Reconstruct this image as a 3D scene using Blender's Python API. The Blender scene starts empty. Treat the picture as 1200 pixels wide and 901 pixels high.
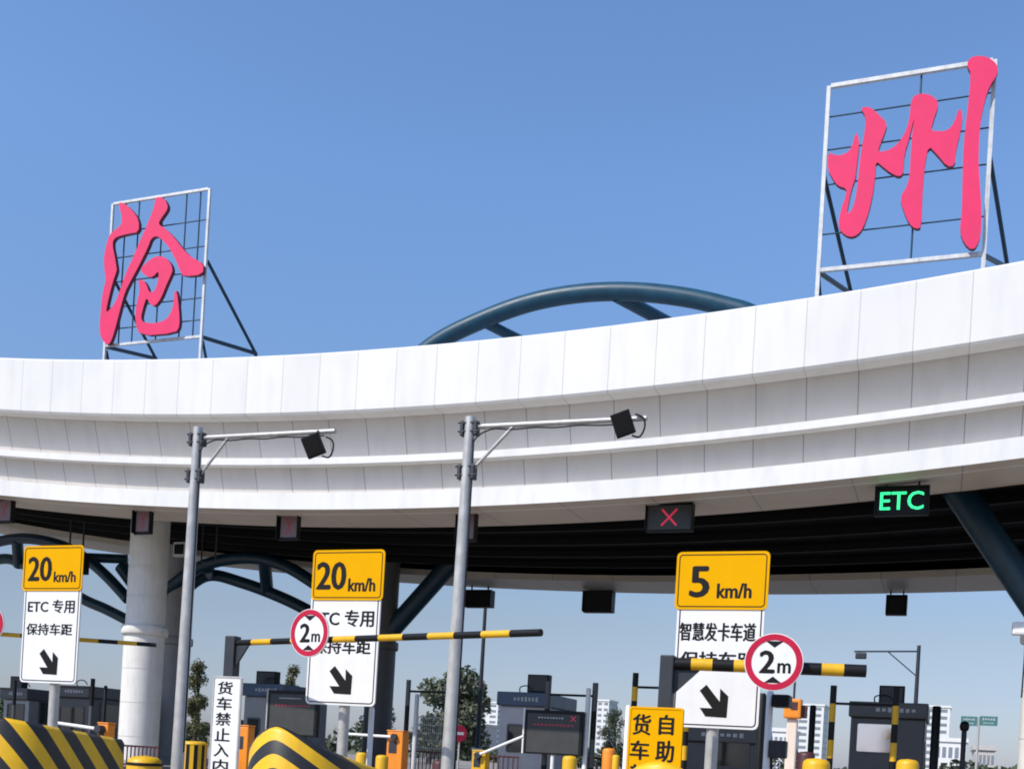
import bpy, bmesh, math, random
from mathutils import Vector, Matrix
from mathutils.geometry import tessellate_polygon
random.seed(7)
R = math.radians
S = bpy.context.scene
C = S.collection
# ------------------------------------------------------------------ camera
TH = .058                      # roll of the hand-held camera
F, PX, PY, EYE = 1300., 600., 885., 1.2
cam = bpy.data.cameras.new('camera'); co = bpy.data.objects.new('camera', cam); C.objects.link(co)
cam.sensor_width = 36; cam.sensor_fit = 'HORIZONTAL'; cam.lens = 36*F/1200
cam.shift_y = (PY-450.5)/1200; cam.clip_end = 6000; cam.clip_start = .1
c_, s_ = math.cos(TH), math.sin(TH)
co.matrix_world = Matrix(((c_, -s_, 0, 0), (0, 0, -1, 0), (s_, c_, 0, EYE), (0, 0, 0, 1)))
S.camera = co
# ------------------------------------------------------------------ light
SUN_EL, SUN_DIR = R(44), Vector((-.80, -.60, 0)).normalized()
w = bpy.data.worlds.new('World'); S.world = w; w.use_nodes = True
nt = w.node_tree; bg = nt.nodes['Background']
sky = nt.nodes.new('ShaderNodeTexSky'); sky.sky_type = 'NISHITA'; sky.sun_disc = False
sky.sun_elevation = SUN_EL; sky.sun_rotation = math.atan2(SUN_DIR.x, SUN_DIR.y)
sky.air_density = 1.3; sky.dust_density = .5; sky.ozone_density = 8; sky.altitude = 0
# the lower sky is a hazy, duller blue: absorb a little towards the horizon
wt = nt.nodes.new('ShaderNodeTexCoord'); wx = nt.nodes.new('ShaderNodeSeparateXYZ'); nt.links.new(wt.outputs['Generated'], wx.inputs[0])
wr = nt.nodes.new('ShaderNodeValToRGB'); nt.links.new(wx.outputs[2], wr.inputs[0])
wr.color_ramp.elements[0].position = .0; wr.color_ramp.elements[0].color = (.48, .52, .74, 1)
wr.color_ramp.elements[1].position = .46; wr.color_ramp.elements[1].color = (1, .98, 1, 1)
we = wr.color_ramp.elements.new(.12); we.color = (.68, .555, .55, 1); we = wr.color_ramp.elements.new(.3); we.color = (.86, .80, .82, 1)
wm = nt.nodes.new('ShaderNodeMix'); wm.data_type = 'RGBA'; wm.blend_type = 'MULTIPLY'; wm.inputs[0].default_value = 1
nt.links.new(sky.outputs[0], wm.inputs[6]); nt.links.new(wr.outputs[0], wm.inputs[7])
nt.links.new(wm.outputs[2], bg.inputs[0]); bg.inputs[1].default_value = .15
sl = bpy.data.lights.new('sun', 'SUN'); sl.energy = 3.5; sl.angle = R(.53); sl.color = (1, .94, .85)
so = bpy.data.objects.new('sun', sl); C.objects.link(so)
d = Vector((SUN_DIR.x*math.cos(SUN_EL), SUN_DIR.y*math.cos(SUN_EL), math.sin(SUN_EL)))
so.rotation_euler = d.to_track_quat('Z', 'Y').to_euler(); so.location = (-30, -30, 40)
S.view_settings.view_transform = 'Standard'; S.view_settings.look = 'None'
S.view_settings.exposure = .35; S.view_settings.gamma = 1
S.render.engine = 'CYCLES'; S.cycles.max_bounces = 6; S.cycles.use_denoising = True; S.cycles.filter_width = 1.9
# ------------------------------------------------------------------ plaza frame: u along the row of lanes, v along the lanes
PH = R(21.3)
EU = Vector((math.cos(PH), -math.sin(PH), 0)); EV = Vector((math.sin(PH), math.cos(PH), 0))
def ray(px, py):
    a, b = (px-PX)/F, (PY-py)/F
    return Vector((a*c_-b*s_, 1, a*s_+b*c_))
def hv(px, py, v):             # where the sight line meets the plane at lane distance v
    r = ray(px, py); p = r*(v/r.dot(EV)); return p.dot(EU), p.z+EYE
def hz(px, py, z):             # where it meets height z
    r = ray(px, py); p = r*((z-EYE)/r.z); return p.dot(EU), p.dot(EV)
def W(u, v, z=0): return EU*u+EV*v+Vector((0, 0, z))
def rect(x0, y0, x1, y1, v):   # centre u, centre z, width, height of an upright panel
    xc, yc = (x0+x1)/2, (y0+y1)/2
    u0, u1 = hv(x0, yc, v)[0], hv(x1, yc, v)[0]
    z1, z0 = hv(xc, y0, v)[1], hv(xc, y1, v)[1]
    return (u0+u1)/2, (z0+z1)/2, u1-u0, z1-z0
# ------------------------------------------------------------------ materials
def mat(name, col, rough=.5, metal=0., var=.10, scale=3., bump=0., emit=0., dirt=0., spec=.5, coat=0., streak=(6, 6, .6)):
    m = bpy.data.materials.new(name); m.use_nodes = True; n = m.node_tree; b = n.nodes['Principled BSDF']
    b.inputs['Roughness'].default_value = rough; b.inputs['Metallic'].default_value = metal
    b.inputs['Specular IOR Level'].default_value = spec; b.inputs['Coat Weight'].default_value = coat
    tc = n.nodes.new('ShaderNodeTexCoord'); ns = n.nodes.new('ShaderNodeTexNoise')
    ns.inputs['Scale'].default_value = scale; ns.inputs['Detail'].default_value = 6
    n.links.new(tc.outputs['Object'], ns.inputs['Vector'])
    rp = n.nodes.new('ShaderNodeValToRGB'); n.links.new(ns.outputs['Fac'], rp.inputs[0])
    rp.color_ramp.elements[0].position = .3; rp.color_ramp.elements[1].position = .7
    rp.color_ramp.elements[0].color = [x*(1-var) for x in col]+[1]
    rp.color_ramp.elements[1].color = [min(1, x*(1+var*.5)) for x in col]+[1]
    out = rp.outputs[0]
    if dirt:                   # streaky grime
        mp = n.nodes.new('ShaderNodeMapping'); mp.inputs['Scale'].default_value = streak
        n.links.new(tc.outputs['Object'], mp.inputs[0]); n2 = n.nodes.new('ShaderNodeTexNoise')
        n2.inputs['Scale'].default_value = 2.2; n2.inputs['Detail'].default_value = 8
        n.links.new(mp.outputs[0], n2.inputs['Vector'])
        r2 = n.nodes.new('ShaderNodeMapRange'); r2.inputs[1].default_value = .48; r2.inputs[2].default_value = .75
        r2.inputs[4].default_value = dirt; n.links.new(n2.outputs['Fac'], r2.inputs[0])
        mx = n.nodes.new('ShaderNodeMix'); mx.data_type = 'RGBA'; n.links.new(r2.outputs[0], mx.inputs[0])
        n.links.new(out, mx.inputs[6]); mx.inputs[7].default_value = (.12, .10, .085, 1); out = mx.outputs[2]
    n.links.new(out, b.inputs['Base Color'])
    if emit:
        b.inputs['Emission Strength'].default_value = emit; b.inputs['Emission Color'].default_value = (*col, 1)
    rr = n.nodes.new('ShaderNodeMapRange'); n.links.new(ns.outputs['Fac'], rr.inputs[0])
    rr.inputs[3].default_value = max(0, rough-.08); rr.inputs[4].default_value = min(1, rough+.1)
    n.links.new(rr.outputs[0], b.inputs['Roughness'])
    if bump:
        bp = n.nodes.new('ShaderNodeBump'); bp.inputs['Strength'].default_value = bump; bp.inputs['Distance'].default_value = .02
        n.links.new(ns.outputs['Fac'], bp.inputs['Height']); n.links.new(bp.outputs[0], b.inputs['Normal'])
    return m
def panel_mat(name, col, pitch, joint, jw, rough=.45, var=.05):
    """sheet metal cladding: each sheet a hair different, joints filled with grey sealant (x runs along the row)"""
    m = mat(name, col, rough, 0, var, .35, dirt=.10, streak=(1.1, 1.1, .22)); n = m.node_tree; b = n.nodes['Principled BSDF']
    src = b.inputs['Base Color'].links[0].from_socket
    tc = n.nodes.new('ShaderNodeTexCoord'); sp = n.nodes.new('ShaderNodeSeparateXYZ'); n.links.new(tc.outputs['Object'], sp.inputs[0])
    dv = n.nodes.new('ShaderNodeMath'); dv.operation = 'DIVIDE'; dv.inputs[1].default_value = pitch; n.links.new(sp.outputs[0], dv.inputs[0])
    fl = n.nodes.new('ShaderNodeMath'); fl.operation = 'FLOOR'; n.links.new(dv.outputs[0], fl.inputs[0])
    fr = n.nodes.new('ShaderNodeMath'); fr.operation = 'FRACT'; n.links.new(dv.outputs[0], fr.inputs[0])
    lt = n.nodes.new('ShaderNodeMath'); lt.operation = 'LESS_THAN'; lt.inputs[1].default_value = jw/pitch; n.links.new(fr.outputs[0], lt.inputs[0])
    wn = n.nodes.new('ShaderNodeTexWhiteNoise'); wn.noise_dimensions = '1D'; n.links.new(fl.outputs[0], wn.inputs['W'])
    mr = n.nodes.new('ShaderNodeMapRange'); mr.inputs[3].default_value = .96; mr.inputs[4].default_value = 1.0; n.links.new(wn.outputs['Value'], mr.inputs[0])
    mu = n.nodes.new('ShaderNodeMix'); mu.data_type = 'RGBA'; mu.blend_type = 'MULTIPLY'; mu.inputs[0].default_value = 1
    n.links.new(src, mu.inputs[6]); n.links.new(mr.outputs[0], mu.inputs[7])
    mx = n.nodes.new('ShaderNodeMix'); mx.data_type = 'RGBA'; n.links.new(lt.outputs[0], mx.inputs[0])
    n.links.new(mu.outputs[2], mx.inputs[6]); mx.inputs[7].default_value = (*joint, 1)
    n.links.new(mx.outputs[2], b.inputs['Base Color'])
    return m
def stripe_mat(name, period, ky=1., kx=1., off=0.):
    """painted chevrons on the concrete nose: bands of constant z + kx*|x| + ky*y"""
    m = mat(name, (.84, .48, .004), .42, 0, .10, 5, dirt=.15); n = m.node_tree; b = n.nodes['Principled BSDF']
    src = b.inputs['Base Color'].links[0].from_socket
    tc = n.nodes.new('ShaderNodeTexCoord'); sp = n.nodes.new('ShaderNodeSeparateXYZ'); n.links.new(tc.outputs['Object'], sp.inputs[0])
    def M(op, a, c):
        q = n.nodes.new('ShaderNodeMath'); q.operation = op
        for i, x in enumerate((a, c)):
            if x is None: continue
            if isinstance(x, (int, float)): q.inputs[i].default_value = x
            else: n.links.new(x, q.inputs[i])
        return q.outputs[0]
    val = M('ADD', sp.outputs[2], M('MULTIPLY', M('SQRT', M('ADD', M('MULTIPLY', sp.outputs[0], sp.outputs[0]), .008), None), kx))
    val = M('ADD', val, M('MULTIPLY', M('MAXIMUM', sp.outputs[1], 0.), ky))
    fr = M('FRACT', M('DIVIDE', M('ADD', val, off+40*period), period), None)
    mx = n.nodes.new('ShaderNodeMix'); mx.data_type = 'RGBA'; n.links.new(M('LESS_THAN', fr, .5), mx.inputs[0])
    n.links.new(src, mx.inputs[6]); mx.inputs[7].default_value = (.018, .017, .016, 1); n.links.new(mx.outputs[2], b.inputs['Base Color'])
    return m
M = dict(
    white=mat('white_sheet', (.80, .80, .79), .45, dirt=.08), sign_white=mat('sign_white', (.80, .80, .80), .5, var=.04, dirt=.05),
    yellow=mat('sign_yellow', (.77, .38, .0003), .6, var=.04, spec=.05), black=mat('black_paint', (.008, .008, .009), .5, spec=.25),
    lettering=mat('black_film', (.009, .008, .008), .55, spec=.2), galv=mat('galvanised_steel', (.50, .49, .475), .42, .25, .16, 9, dirt=.3),
    dgrey=mat('dark_grey_paint', (.035, .04, .05), .5, dirt=.1, spec=.3), red=mat('red_film', (.50, .008, .045), .45, spec=.3), pink=mat('rose_red_letters', (.74, .03, .13), .55, var=.07, dirt=.06, spec=.25),
    navy=mat('blue_steel_shade_tone', (.008, .038, .066), .38, var=.2, spec=.5), ceil=mat('black_ceiling', (.003, .003, .003), .8, spec=.1),  # navy: blue steel darkened in colour for the shade under the canopy
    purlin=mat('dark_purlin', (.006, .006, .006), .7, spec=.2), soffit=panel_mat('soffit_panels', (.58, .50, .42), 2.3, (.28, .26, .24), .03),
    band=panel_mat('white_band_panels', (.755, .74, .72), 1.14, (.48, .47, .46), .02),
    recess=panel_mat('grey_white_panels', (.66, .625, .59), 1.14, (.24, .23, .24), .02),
    ledge=mat('white_ledge', (.76, .75, .735), .45, var=.06, scale=.5, dirt=.14, streak=(1.3, 1.3, .3)), roof=mat('roof_sheet', (.35, .36, .37), .6, dirt=.2),
    column=mat('white_column_panels', (.76, .74, .70), .5, var=.06, dirt=.12), col_shade=mat('column_panels_shade', (.30, .30, .31), .55, dirt=.15),  # rear columns: the white panels again, with shade put into the colour
    asphalt=mat('concrete_paving', (.29, .255, .215), .88, 0, .35, 6, .3, dirt=.2), conc=mat('concrete', (.33, .32, .30), .85, 0, .2, 4, .2, dirt=.3),
    paint=mat('road_paint', (.72, .72, .70), .7, dirt=.3), ypaint=mat('yellow_paint', (.76, .42, .004), .45, var=.1, dirt=.2),
    orange=mat('orange_machine_paint', (.85, .26, .015), .42, dirt=.12), cream=mat('cream_post', (.80, .66, .54), .5, dirt=.1),
    booth=mat('grey_booth_sheet', (.30, .31, .33), .42, .2, dirt=.15), booth_d=mat('dark_booth_sheet', (.075, .078, .085), .4, dirt=.1),
    bfascia=mat('slate_blue_fascia', (.06, .10, .17), .42), glass=mat('dark_glass', (.02, .028, .03), .08, 0, .1, spec=.8),
    pale=mat('pale_reflecting_glass', (.86, .83, .88), .06, .9, var=.06), led=mat('led_board', (.030, .033, .036), .35, var=.3, scale=30),
    ledgrey=mat('grey_display', (.055, .058, .058), .45, var=.15, spec=.3), booth_l=mat('light_grey_booth_sheet', (.52, .52, .55), .45, dirt=.12), ledred=mat('red_led', (.72, .03, .09), .5, emit=.3), leddim=mat('dim_red_led', (.30, .03, .06), .5, emit=.10),
    ledgreen=mat('green_led', (.04, .95, .30), .5, emit=1.1), lens=mat('dim_rose_lens', (.20, .12, .125), .35, var=.2), frost=mat('grey_white_marks', (.42, .43, .46), .5),
    bark=mat('bark', (.09, .065, .045), .9), green=mat('sign_green', (.05, .17, .16), .5), bwall=mat('far_wall', (.74, .74, .74), .7, var=.05), bwin=mat('far_windows', (.22, .25, .29), .3),
    bbase=mat('far_low_wall', (.52, .49, .46), .8), dirtg=mat('dry_grass', (.13, .14, .06), .95, var=.4, scale=.3), maroon=mat('dark_red_brown', (.07, .02, .022), .5),
    arch=mat('blue_steel_lit_tone', (.008, .060, .105), .42, var=.2, dirt=.15, spec=.35), col_deep_shade=mat('column_panels_deep_shade', (.10, .097, .10), .55, dirt=.1), frame=mat('weathered_white_steel', (.60, .61, .62), .5, .1, .15, 6, dirt=.3), returns=mat('letter_returns_shade', (.16, .02, .04), .5, .2), bulb=mat('lamp_housing', (.55, .55, .56), .4))  # arch: lit copy of navy; rear column and letter returns: shade in the colour
def leafmat(name, a, b):
    m = mat(name, a, .7, 0, 0, 1.); n = m.node_tree; rp = [x for x in n.nodes if x.type == 'VALTORGB'][0]
    rp.color_ramp.elements[0].color = (*a, 1); rp.color_ramp.elements[1].color = (*b, 1); return m
M['leaf'] = leafmat('leaf_green', (.055, .07, .04), (.12, .135, .08)); M['leaf_d'] = leafmat('leaf_dark', (.025, .04, .02), (.06, .08, .035)); M['leaf_y'] = leafmat('leaf_olive', (.06, .07, .022), (.13, .13, .05))
# ------------------------------------------------------------------ mesh builder
class MB:
    def __init__(s): s.v = []; s.f = []; s.m = []; s.sm = []
    def add(s, vs, fs, mi=0, smooth=False):
        o = len(s.v); s.v += [tuple(x) for x in vs]
        for f in fs: s.f.append([i+o for i in f]); s.m.append(mi); s.sm.append(smooth)
        return s
    def box(s, c, d, mi=0, bev=0., rot=None):
        bm = bmesh.new(); bmesh.ops.create_cube(bm, size=1); bmesh.ops.scale(bm, vec=d, verts=bm.verts)
        if bev: bmesh.ops.bevel(bm, geom=bm.edges[:], offset=bev, segments=2, affect='EDGES', profile=.6)
        bm.verts.ensure_lookup_table(); bm.verts.index_update()
        vs = [Vector(c)+((rot @ v.co) if rot else v.co) for v in bm.verts]
        s.add(vs, [[v.index for v in f.verts] for f in bm.faces], mi); bm.free(); return s
    def tube(s, path, r, seg=14, mi=0, caps=True):
        path = [Vector(p) for p in path]; n = len(path); rs = r if isinstance(r, (list, tuple)) else [r]*n
        vs, prev = [], None
        for i, p in enumerate(path):
            t = (path[min(i+1, n-1)]-path[max(i-1, 0)]).normalized()
            if prev is None:
                a = Vector((0, 0, 1)) if abs(t.z) < .9 else Vector((1, 0, 0)); x = t.cross(a).normalized()
            else: x = (prev-t*prev.dot(t)).normalized()
            prev = x; y = t.cross(x)
            vs += [p+(x*math.cos(q)+y*math.sin(q))*rs[i] for q in (2*math.pi*k/seg for k in range(seg))]
        fs = [[i*seg+k, i*seg+(k+1) % seg, (i+1)*seg+(k+1) % seg, (i+1)*seg+k] for i in range(n-1) for k in range(seg)]
        s.add(vs, fs, mi, True)
        if caps:
            s.add(vs[:seg], [list(range(seg))[::-1]], mi); s.add(vs[-seg:], [list(range(seg))], mi)
        return s
    def lathe(s, prof, seg=32, mi=0, c=(0, 0)):
        vs = [(c[0]+r*math.cos(2*math.pi*k/seg), c[1]+r*math.sin(2*math.pi*k/seg), z) for r, z in prof for k in range(seg)]
        fs = [[i*seg+k, i*seg+(k+1) % seg, (i+1)*seg+(k+1) % seg, (i+1)*seg+k] for i in range(len(prof)-1) for k in range(seg)]
        s.add(vs, fs, mi, True)
        s.add(vs[-seg:], [list(range(seg))], mi); return s
    def poly(s, pts, y0, y1, mi=0, side=None):            # upright outline (x, z) with thickness, front at y0
        pts = [Vector((a, b)) for a, b in pts]
        ar = sum(pts[i].x*pts[(i+1) % len(pts)].y-pts[(i+1) % len(pts)].x*pts[i].y for i in range(len(pts)))
        if ar < 0: pts = pts[::-1]
        n = len(pts); tris = tessellate_polygon([[Vector((p.x, p.y, 0)) for p in pts]])
        vs = [(p.x, y0, p.y) for p in pts]+[(p.x, y1, p.y) for p in pts]; fs = []
        for t in tris:
            a, b, c = (pts[i] for i in t)
            cr = (b-a).cross(c-a)
            t = list(t) if cr > 0 else list(t)[::-1]
            fs.append(t); fs.append([i+n for i in t[::-1]])
        s.add(vs, fs, mi)
        return s.add(vs, [[i, i+n, (i+1) % n+n, (i+1) % n] for i in range(n)], mi if side is None else side)
    def ring(s, outer, inner, y0, y1, mi=0):
        n = len(outer); vs = [(a, y, b) for y in (y0, y1) for L in (outer, inner) for a, b in L]; fs = []
        for i in range(n):
            j = (i+1) % n
            fs += [[i, j, n+j, n+i], [2*n+j, 2*n+i, 3*n+i, 3*n+j], [i, 2*n+i, 2*n+j, j], [n+i, n+j, 3*n+j, 3*n+i]]
        return s.add(vs, fs, mi)
    def build(s, name, mats, parent=None, loc=None, fix=False):
        me = bpy.data.meshes.new(name); me.from_pydata(s.v, [], s.f); me.update()
        for m in (mats if isinstance(mats, (list, tuple)) else [mats]): me.materials.append(m)
        me.polygons.foreach_set('material_index', s.m); me.polygons.foreach_set('use_smooth', s.sm)
        if fix:
            bm = bmesh.new(); bm.from_mesh(me); bmesh.ops.recalc_face_normals(bm, faces=bm.faces); bm.to_mesh(me); bm.free()
        o = bpy.data.objects.new(name, me); C.objects.link(o)
        if parent: o.parent = parent
        if loc: o.location = loc
        return o
def tag(o, label, cat, group=None, kind=None):
    if label: o['label'] = label
    if cat: o['category'] = cat
    if group: o['group'] = group
    if kind: o['kind'] = kind
    return o
def thing(name, label, cat, u, v, z=0, group=None, yaw=0):
    o = bpy.data.objects.new(name, None); C.objects.link(o); o.empty_display_size = .3
    o.location = W(u, v, z); o.rotation_euler = (0, 0, -PH+yaw); return tag(o, label, cat, group)
def rr(cx, cz, wd, ht, r, k=5):
    r = min(r, wd/2-.001, ht/2-.001); out = []
    for (x, z, a0) in ((cx+wd/2-r, cz+ht/2-r, 0), (cx-wd/2+r, cz+ht/2-r, 90), (cx-wd/2+r, cz-ht/2+r, 180), (cx+wd/2-r, cz-ht/2+r, 270)):
        out += [(x+r*math.cos(R(a0+90*i/k)), z+r*math.sin(R(a0+90*i/k))) for i in range(k+1)]
    return out
def circ(cx, cz, r, n=40): return [(cx+r*math.cos(2*math.pi*i/n), cz+r*math.sin(2*math.pi*i/n)) for i in range(n)]
def text(mb, body, cx, cz, wd, ht, y0, mi=0, bold=.012, depth=.003):
    """letters set upright, facing -y, fitted to the box"""
    cu = bpy.data.curves.new('t', 'FONT'); cu.body = body; cu.size = 1; cu.offset = 0; cu.resolution_u = 3; cu.extrude = .01
    ob = bpy.data.objects.new('t', cu); C.objects.link(ob); bpy.context.view_layer.update()
    me = bpy.data.meshes.new_from_object(ob.evaluated_get(bpy.context.evaluated_depsgraph_get()))
    xs = [v.co.x for v in me.vertices]; ys = [v.co.y for v in me.vertices]
    if xs:
        x0, x1, a0, a1 = min(xs), max(xs), min(ys), max(ys); fc = [list(p.vertices) for p in me.polygons]
        e = max(0, bold-.012)*ht/(a1-a0)
        for k, (ex, ez) in enumerate(((0, 0), (-e, 0), (e, 0), (0, -e*.6), (0, e*.6)) if e else ((0, 0),)):
            mb.add([(cx+ex+((v.co.x-x0)/(x1-x0)-.5)*(wd-2*e), y0+k*.0003+(0 if v.co.z > 0 else depth), cz+ez+((v.co.y-a0)/(a1-a0)-.5)*(ht-1.2*e)) for v in me.vertices], fc, mi)
    bpy.data.objects.remove(ob); bpy.data.curves.remove(cu); bpy.data.meshes.remove(me); return mb
def text_px(mb, body, x0, y0, x1, y1, v, U, y, **k):
    a, b, c, e = rect(x0, y0, x1, y1, v); return text(mb, body, a-U, b, c, e, y, **k)
def bands(mb, p0, p1, r, period, first=0, seg=16):
    p0, p1 = Vector(p0), Vector(p1); L = (p1-p0).length; n = max(1, round(L/period)); 
    for i in range(n):
        mb.tube([p0+(p1-p0)*(i/n), p0+(p1-p0)*((i+1)/n)], r, seg, (i+first) % 2, caps=i in (0, n-1))
    return mb
# ------------------------------------------------------------------ setting
def gsheet(name, u0, u1, v0, v1, z, m, kind='structure'):
    mb = MB(); mb.add([W(u0, v0, z), W(u1, v0, z), W(u1, v1, z), W(u0, v1, z)], [[0, 1, 2, 3]]); o = mb.build(name, m); o['kind'] = kind; return o
gsheet('ground', -3000, 3000, -300, 4500, 0, M['dirtg'])
gsheet('road', -90, 40, -40, 260, .004, M['asphalt'])
PITCH = 4.54
mb = MB()
for k in range(-2, 8):
    for v0 in range(-30, 8, 6):
        u = -1.95-PITCH*k; mb.add([W(u-.08, v0, .008), W(u+.08, v0, .008), W(u+.08, v0+3, .008), W(u-.08, v0+3, .008)], [[0, 1, 2, 3]])
mb.build('lane_marking', M['paint'])['kind'] = 'structure'
for k in range(-1, 8):         # raised toll islands with rounded nose
    u = -1.95-PITCH*k; mb = MB(); out = [(.68*math.cos(R(a)), .5+.68*math.sin(R(a))*.9) for a in range(180, 361, 15)]
    pts = out+[(.68, 25.5), (-.68, 25.5)]; n = len(pts)
    mb.add([(x, y, 0) for x, y in pts]+[(x*.97, y, .16) for x, y in pts], [[i, (i+1) % n, (i+1) % n+n, i+n] for i in range(n)]+[[i+n for i in range(n)]])
    o = mb.build('traffic_island', M['conc'], loc=W(u, 9.6)); o.rotation_euler.z = -PH; o['kind'] = 'structure'
def zf(u): return .00361*u*u+.0906*u+7.96       # canopy front bottom edge
def zr(u): return .00214*u*u+.0285*u+7.75       # canopy rear bottom edge
VF, VR = 25.3, 41.3
def zmid(u, v): t = (v-VF)/(VR-VF); return zf(u)*(1-t)+zr(u)*t
# ------------------------------------------------------------------ toll canopy
cn = thing('toll_canopy', 'long curved white canopy spanning the whole toll plaza, stepped fascia and black underside', 'canopy', 0, VF)
US = [-50+i*.57*2 for i in range(58)]
def sweep(name, prof, m, close=False, rear=False):
    """prof: (distance behind the front face, height above the bottom edge)"""
    mb = MB(); n = len(prof(0) if callable(prof) else prof)
    for u in US:
        for r, h in (prof(u) if callable(prof) else prof): mb.v.append((u, r, (zmid(u, VF+r) if rear else zf(u))+h))
    ns = n if close else n-1
    for i in range(len(US)-1):
        for k in range(ns):
            a, b = i*n+k, i*n+(k+1) % n
            mb.f.append([a, b, b+n, a+n]); mb.m.append(0); mb.sm.append(False)
    if close:
        mb.f += [list(range(n)), [len(mb.v)-n+i for i in range(n)][::-1]]; mb.m += [0, 0]; mb.sm += [False, False]
    return mb.build(name, m, cn, fix=True)
sweep('top_band', [(0, 2.56), (0, 4.06), (.05, 4.12), (.45, 4.12), (.45, 3.0), (.55, 2.9), (.55, 2.50), (.04, 2.50)], M['band'], True)
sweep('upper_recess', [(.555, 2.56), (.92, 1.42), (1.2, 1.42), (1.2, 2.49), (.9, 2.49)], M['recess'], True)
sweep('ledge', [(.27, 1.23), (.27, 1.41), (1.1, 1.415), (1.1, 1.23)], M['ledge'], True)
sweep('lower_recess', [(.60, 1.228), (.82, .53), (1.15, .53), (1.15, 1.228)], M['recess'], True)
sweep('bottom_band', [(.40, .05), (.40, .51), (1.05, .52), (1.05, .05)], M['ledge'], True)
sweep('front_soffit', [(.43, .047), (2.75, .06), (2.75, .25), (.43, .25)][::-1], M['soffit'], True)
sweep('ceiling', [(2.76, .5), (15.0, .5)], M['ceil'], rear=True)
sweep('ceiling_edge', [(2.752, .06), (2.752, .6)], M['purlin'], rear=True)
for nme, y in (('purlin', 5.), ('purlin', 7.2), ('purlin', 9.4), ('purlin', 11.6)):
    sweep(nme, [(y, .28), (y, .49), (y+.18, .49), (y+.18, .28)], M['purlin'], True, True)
din = lambda u: 13.1-max(0, (-u-24)*.13)
sweep('rear_soffit', lambda u: [(din(u), .02), (16.0, .0), (16.0, .24), (din(u), .24)], M['soffit'], True, True)
sweep('rear_fascia', [(16.004, .0), (16.004, 3.4), (15.7, 3.4), (15.7, .25)], M['band'], True, True)
sweep('roof', [(.5, 2.92), (15.69, 2.92)], M['roof'], rear=True)
# columns
def column(px, v, r, m, label, collar=None, struts=(), top_scale=1.):
    u, _ = hv(px, 870, v); zt = zmid(u, v)+.5; t = thing('canopy_column', label, 'column', u, v, 0, 'columns holding up the canopy')
    cz = collar or 2.9
    def drums(za, zb, rad):
        mb = MB(); n = max(1, round((zb-za)/1.05)); mb.lathe([(rad-.02, za), (rad-.02, zb)], 40)
        for i in range(n):
            q0, q1 = za+(zb-za)*i/n+.006, za+(zb-za)*(i+1)/n-.006
            mb.lathe([(rad-.012, q0), (rad-.012, q0+.001)], 40); mb.lathe([(rad, q0+.002), (rad, q1)], 40)
        return mb
    drums(0, cz, r).build('lower_shaft', m, t)
    MB().lathe([(r*1.0, cz), (r*1.12, cz+.01), (r*1.16, cz+.06), (r*1.16, cz+.26), (r*1.12, cz+.32), (r*.95, cz+.33)], 40).build('collar', m, t)
    drums(cz+.3, zt, r*.97).build('upper_shaft', m, t)
    MB().lathe([(r*1.25, 0), (r*1.25, .3), (r*1.02, .36)], 40).build('plinth', M['conc'], t)
    for (z0, du, dv, dz, rad) in struts:
        MB().tube([(0, 0, z0), (du, dv, dz)], rad, 18).build('branch_strut', M['navy'], t)
    return t, u
zc = hv(162, 745, 29.5)[1]
column(162, 29.5, .64, M['column'], 'thick white clad column with a ring collar, left of the second speed limit board', zc, [(zc+1.6, -3, 3.5, zmid(-28, 33)+.3, .3)])
RS = hv(1226, 870, 29.5)[0]; RT = hv(1118, 582, 29.9)
column(1228, 29.5, .64, M['column'], 'white column cut off by the right edge, carrying the dark strut at upper right', zc+.2, [(zc+.5, RT[0]-RS, .4, RT[1]+.25, .38), (zc+.2, 4, 3, zmid(5, 32), .35)])
column(199, 37.5, .60, M['col_shade'], 'column coloured grey for shade, directly behind the thick white column', zc+.5, [(zc+.7, -3, 0, 8.2, .3)])
column(441, 37.5, .54, M['col_deep_shade'], 'column coloured dark for shade, half hidden behind the middle speed limit board', zc+.5, [(hv(447, 750, 37.5)[1], 2.95, .3, zmid(-17, 38)+.9, .36)])
# steel arches
def spline(P, n=8):
    P = [Vector(p) for p in P]; out = []
    for i in range(len(P)-1):
        a, b, c, e = P[max(i-1, 0)], P[i], P[i+1], P[min(i+2, len(P)-1)]
        for k in range(n):
            t = k/n; out.append(.5*((2*b)+(c-a)*t+(2*a-5*b+4*c-e)*t*t+(3*b-a-3*c+e)*t**3))
    return out+[P[-1]]
def arch(label, v, tubes, ties, r):
    u0 = hv(*tubes[0][len(tubes[0])//2], v)[0]; t = thing('steel_arch', label, 'arch', u0, v, 0, 'dark blue tubular arches of the canopy')
    for P, dv, ext in tubes_(tubes):
        pts = [(hv(x, y, v+dv)[0]-u0, dv, hv(x, y, v+dv)[1]) for x, y in P]
        if ext:
            a, b = Vector(pts[0]), Vector(pts[1]); pts.insert(0, a+(a-b)*ext+Vector((0, 0, -.5*ext))); a, b = Vector(pts[-1]), Vector(pts[-2]); pts.append(a+(a-b)*ext+Vector((0, 0, -.5*ext)))
        MB().tube(spline(pts), r, 18).build('tube', M['arch' if len(tubes) == 1 else 'navy'], t)  # lit copy of the steel above the roof, shade-toned copy below
    for (x0, y0, x1, y1, dv, rr_) in ties:
        a, b = hv(x0, y0, v), hv(x1, y1, v+dv); MB().tube([(a[0]-u0, 0, a[1]), (b[0]-u0, dv, b[1])], rr_, 14).build('tie', M['arch' if len(tubes) == 1 else 'navy'], t)
    return t
def tubes_(T):
    for i, P in enumerate(T): yield P, (0 if i == 0 else 1.0), (1.0 if len(T) == 1 else 0)
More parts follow.
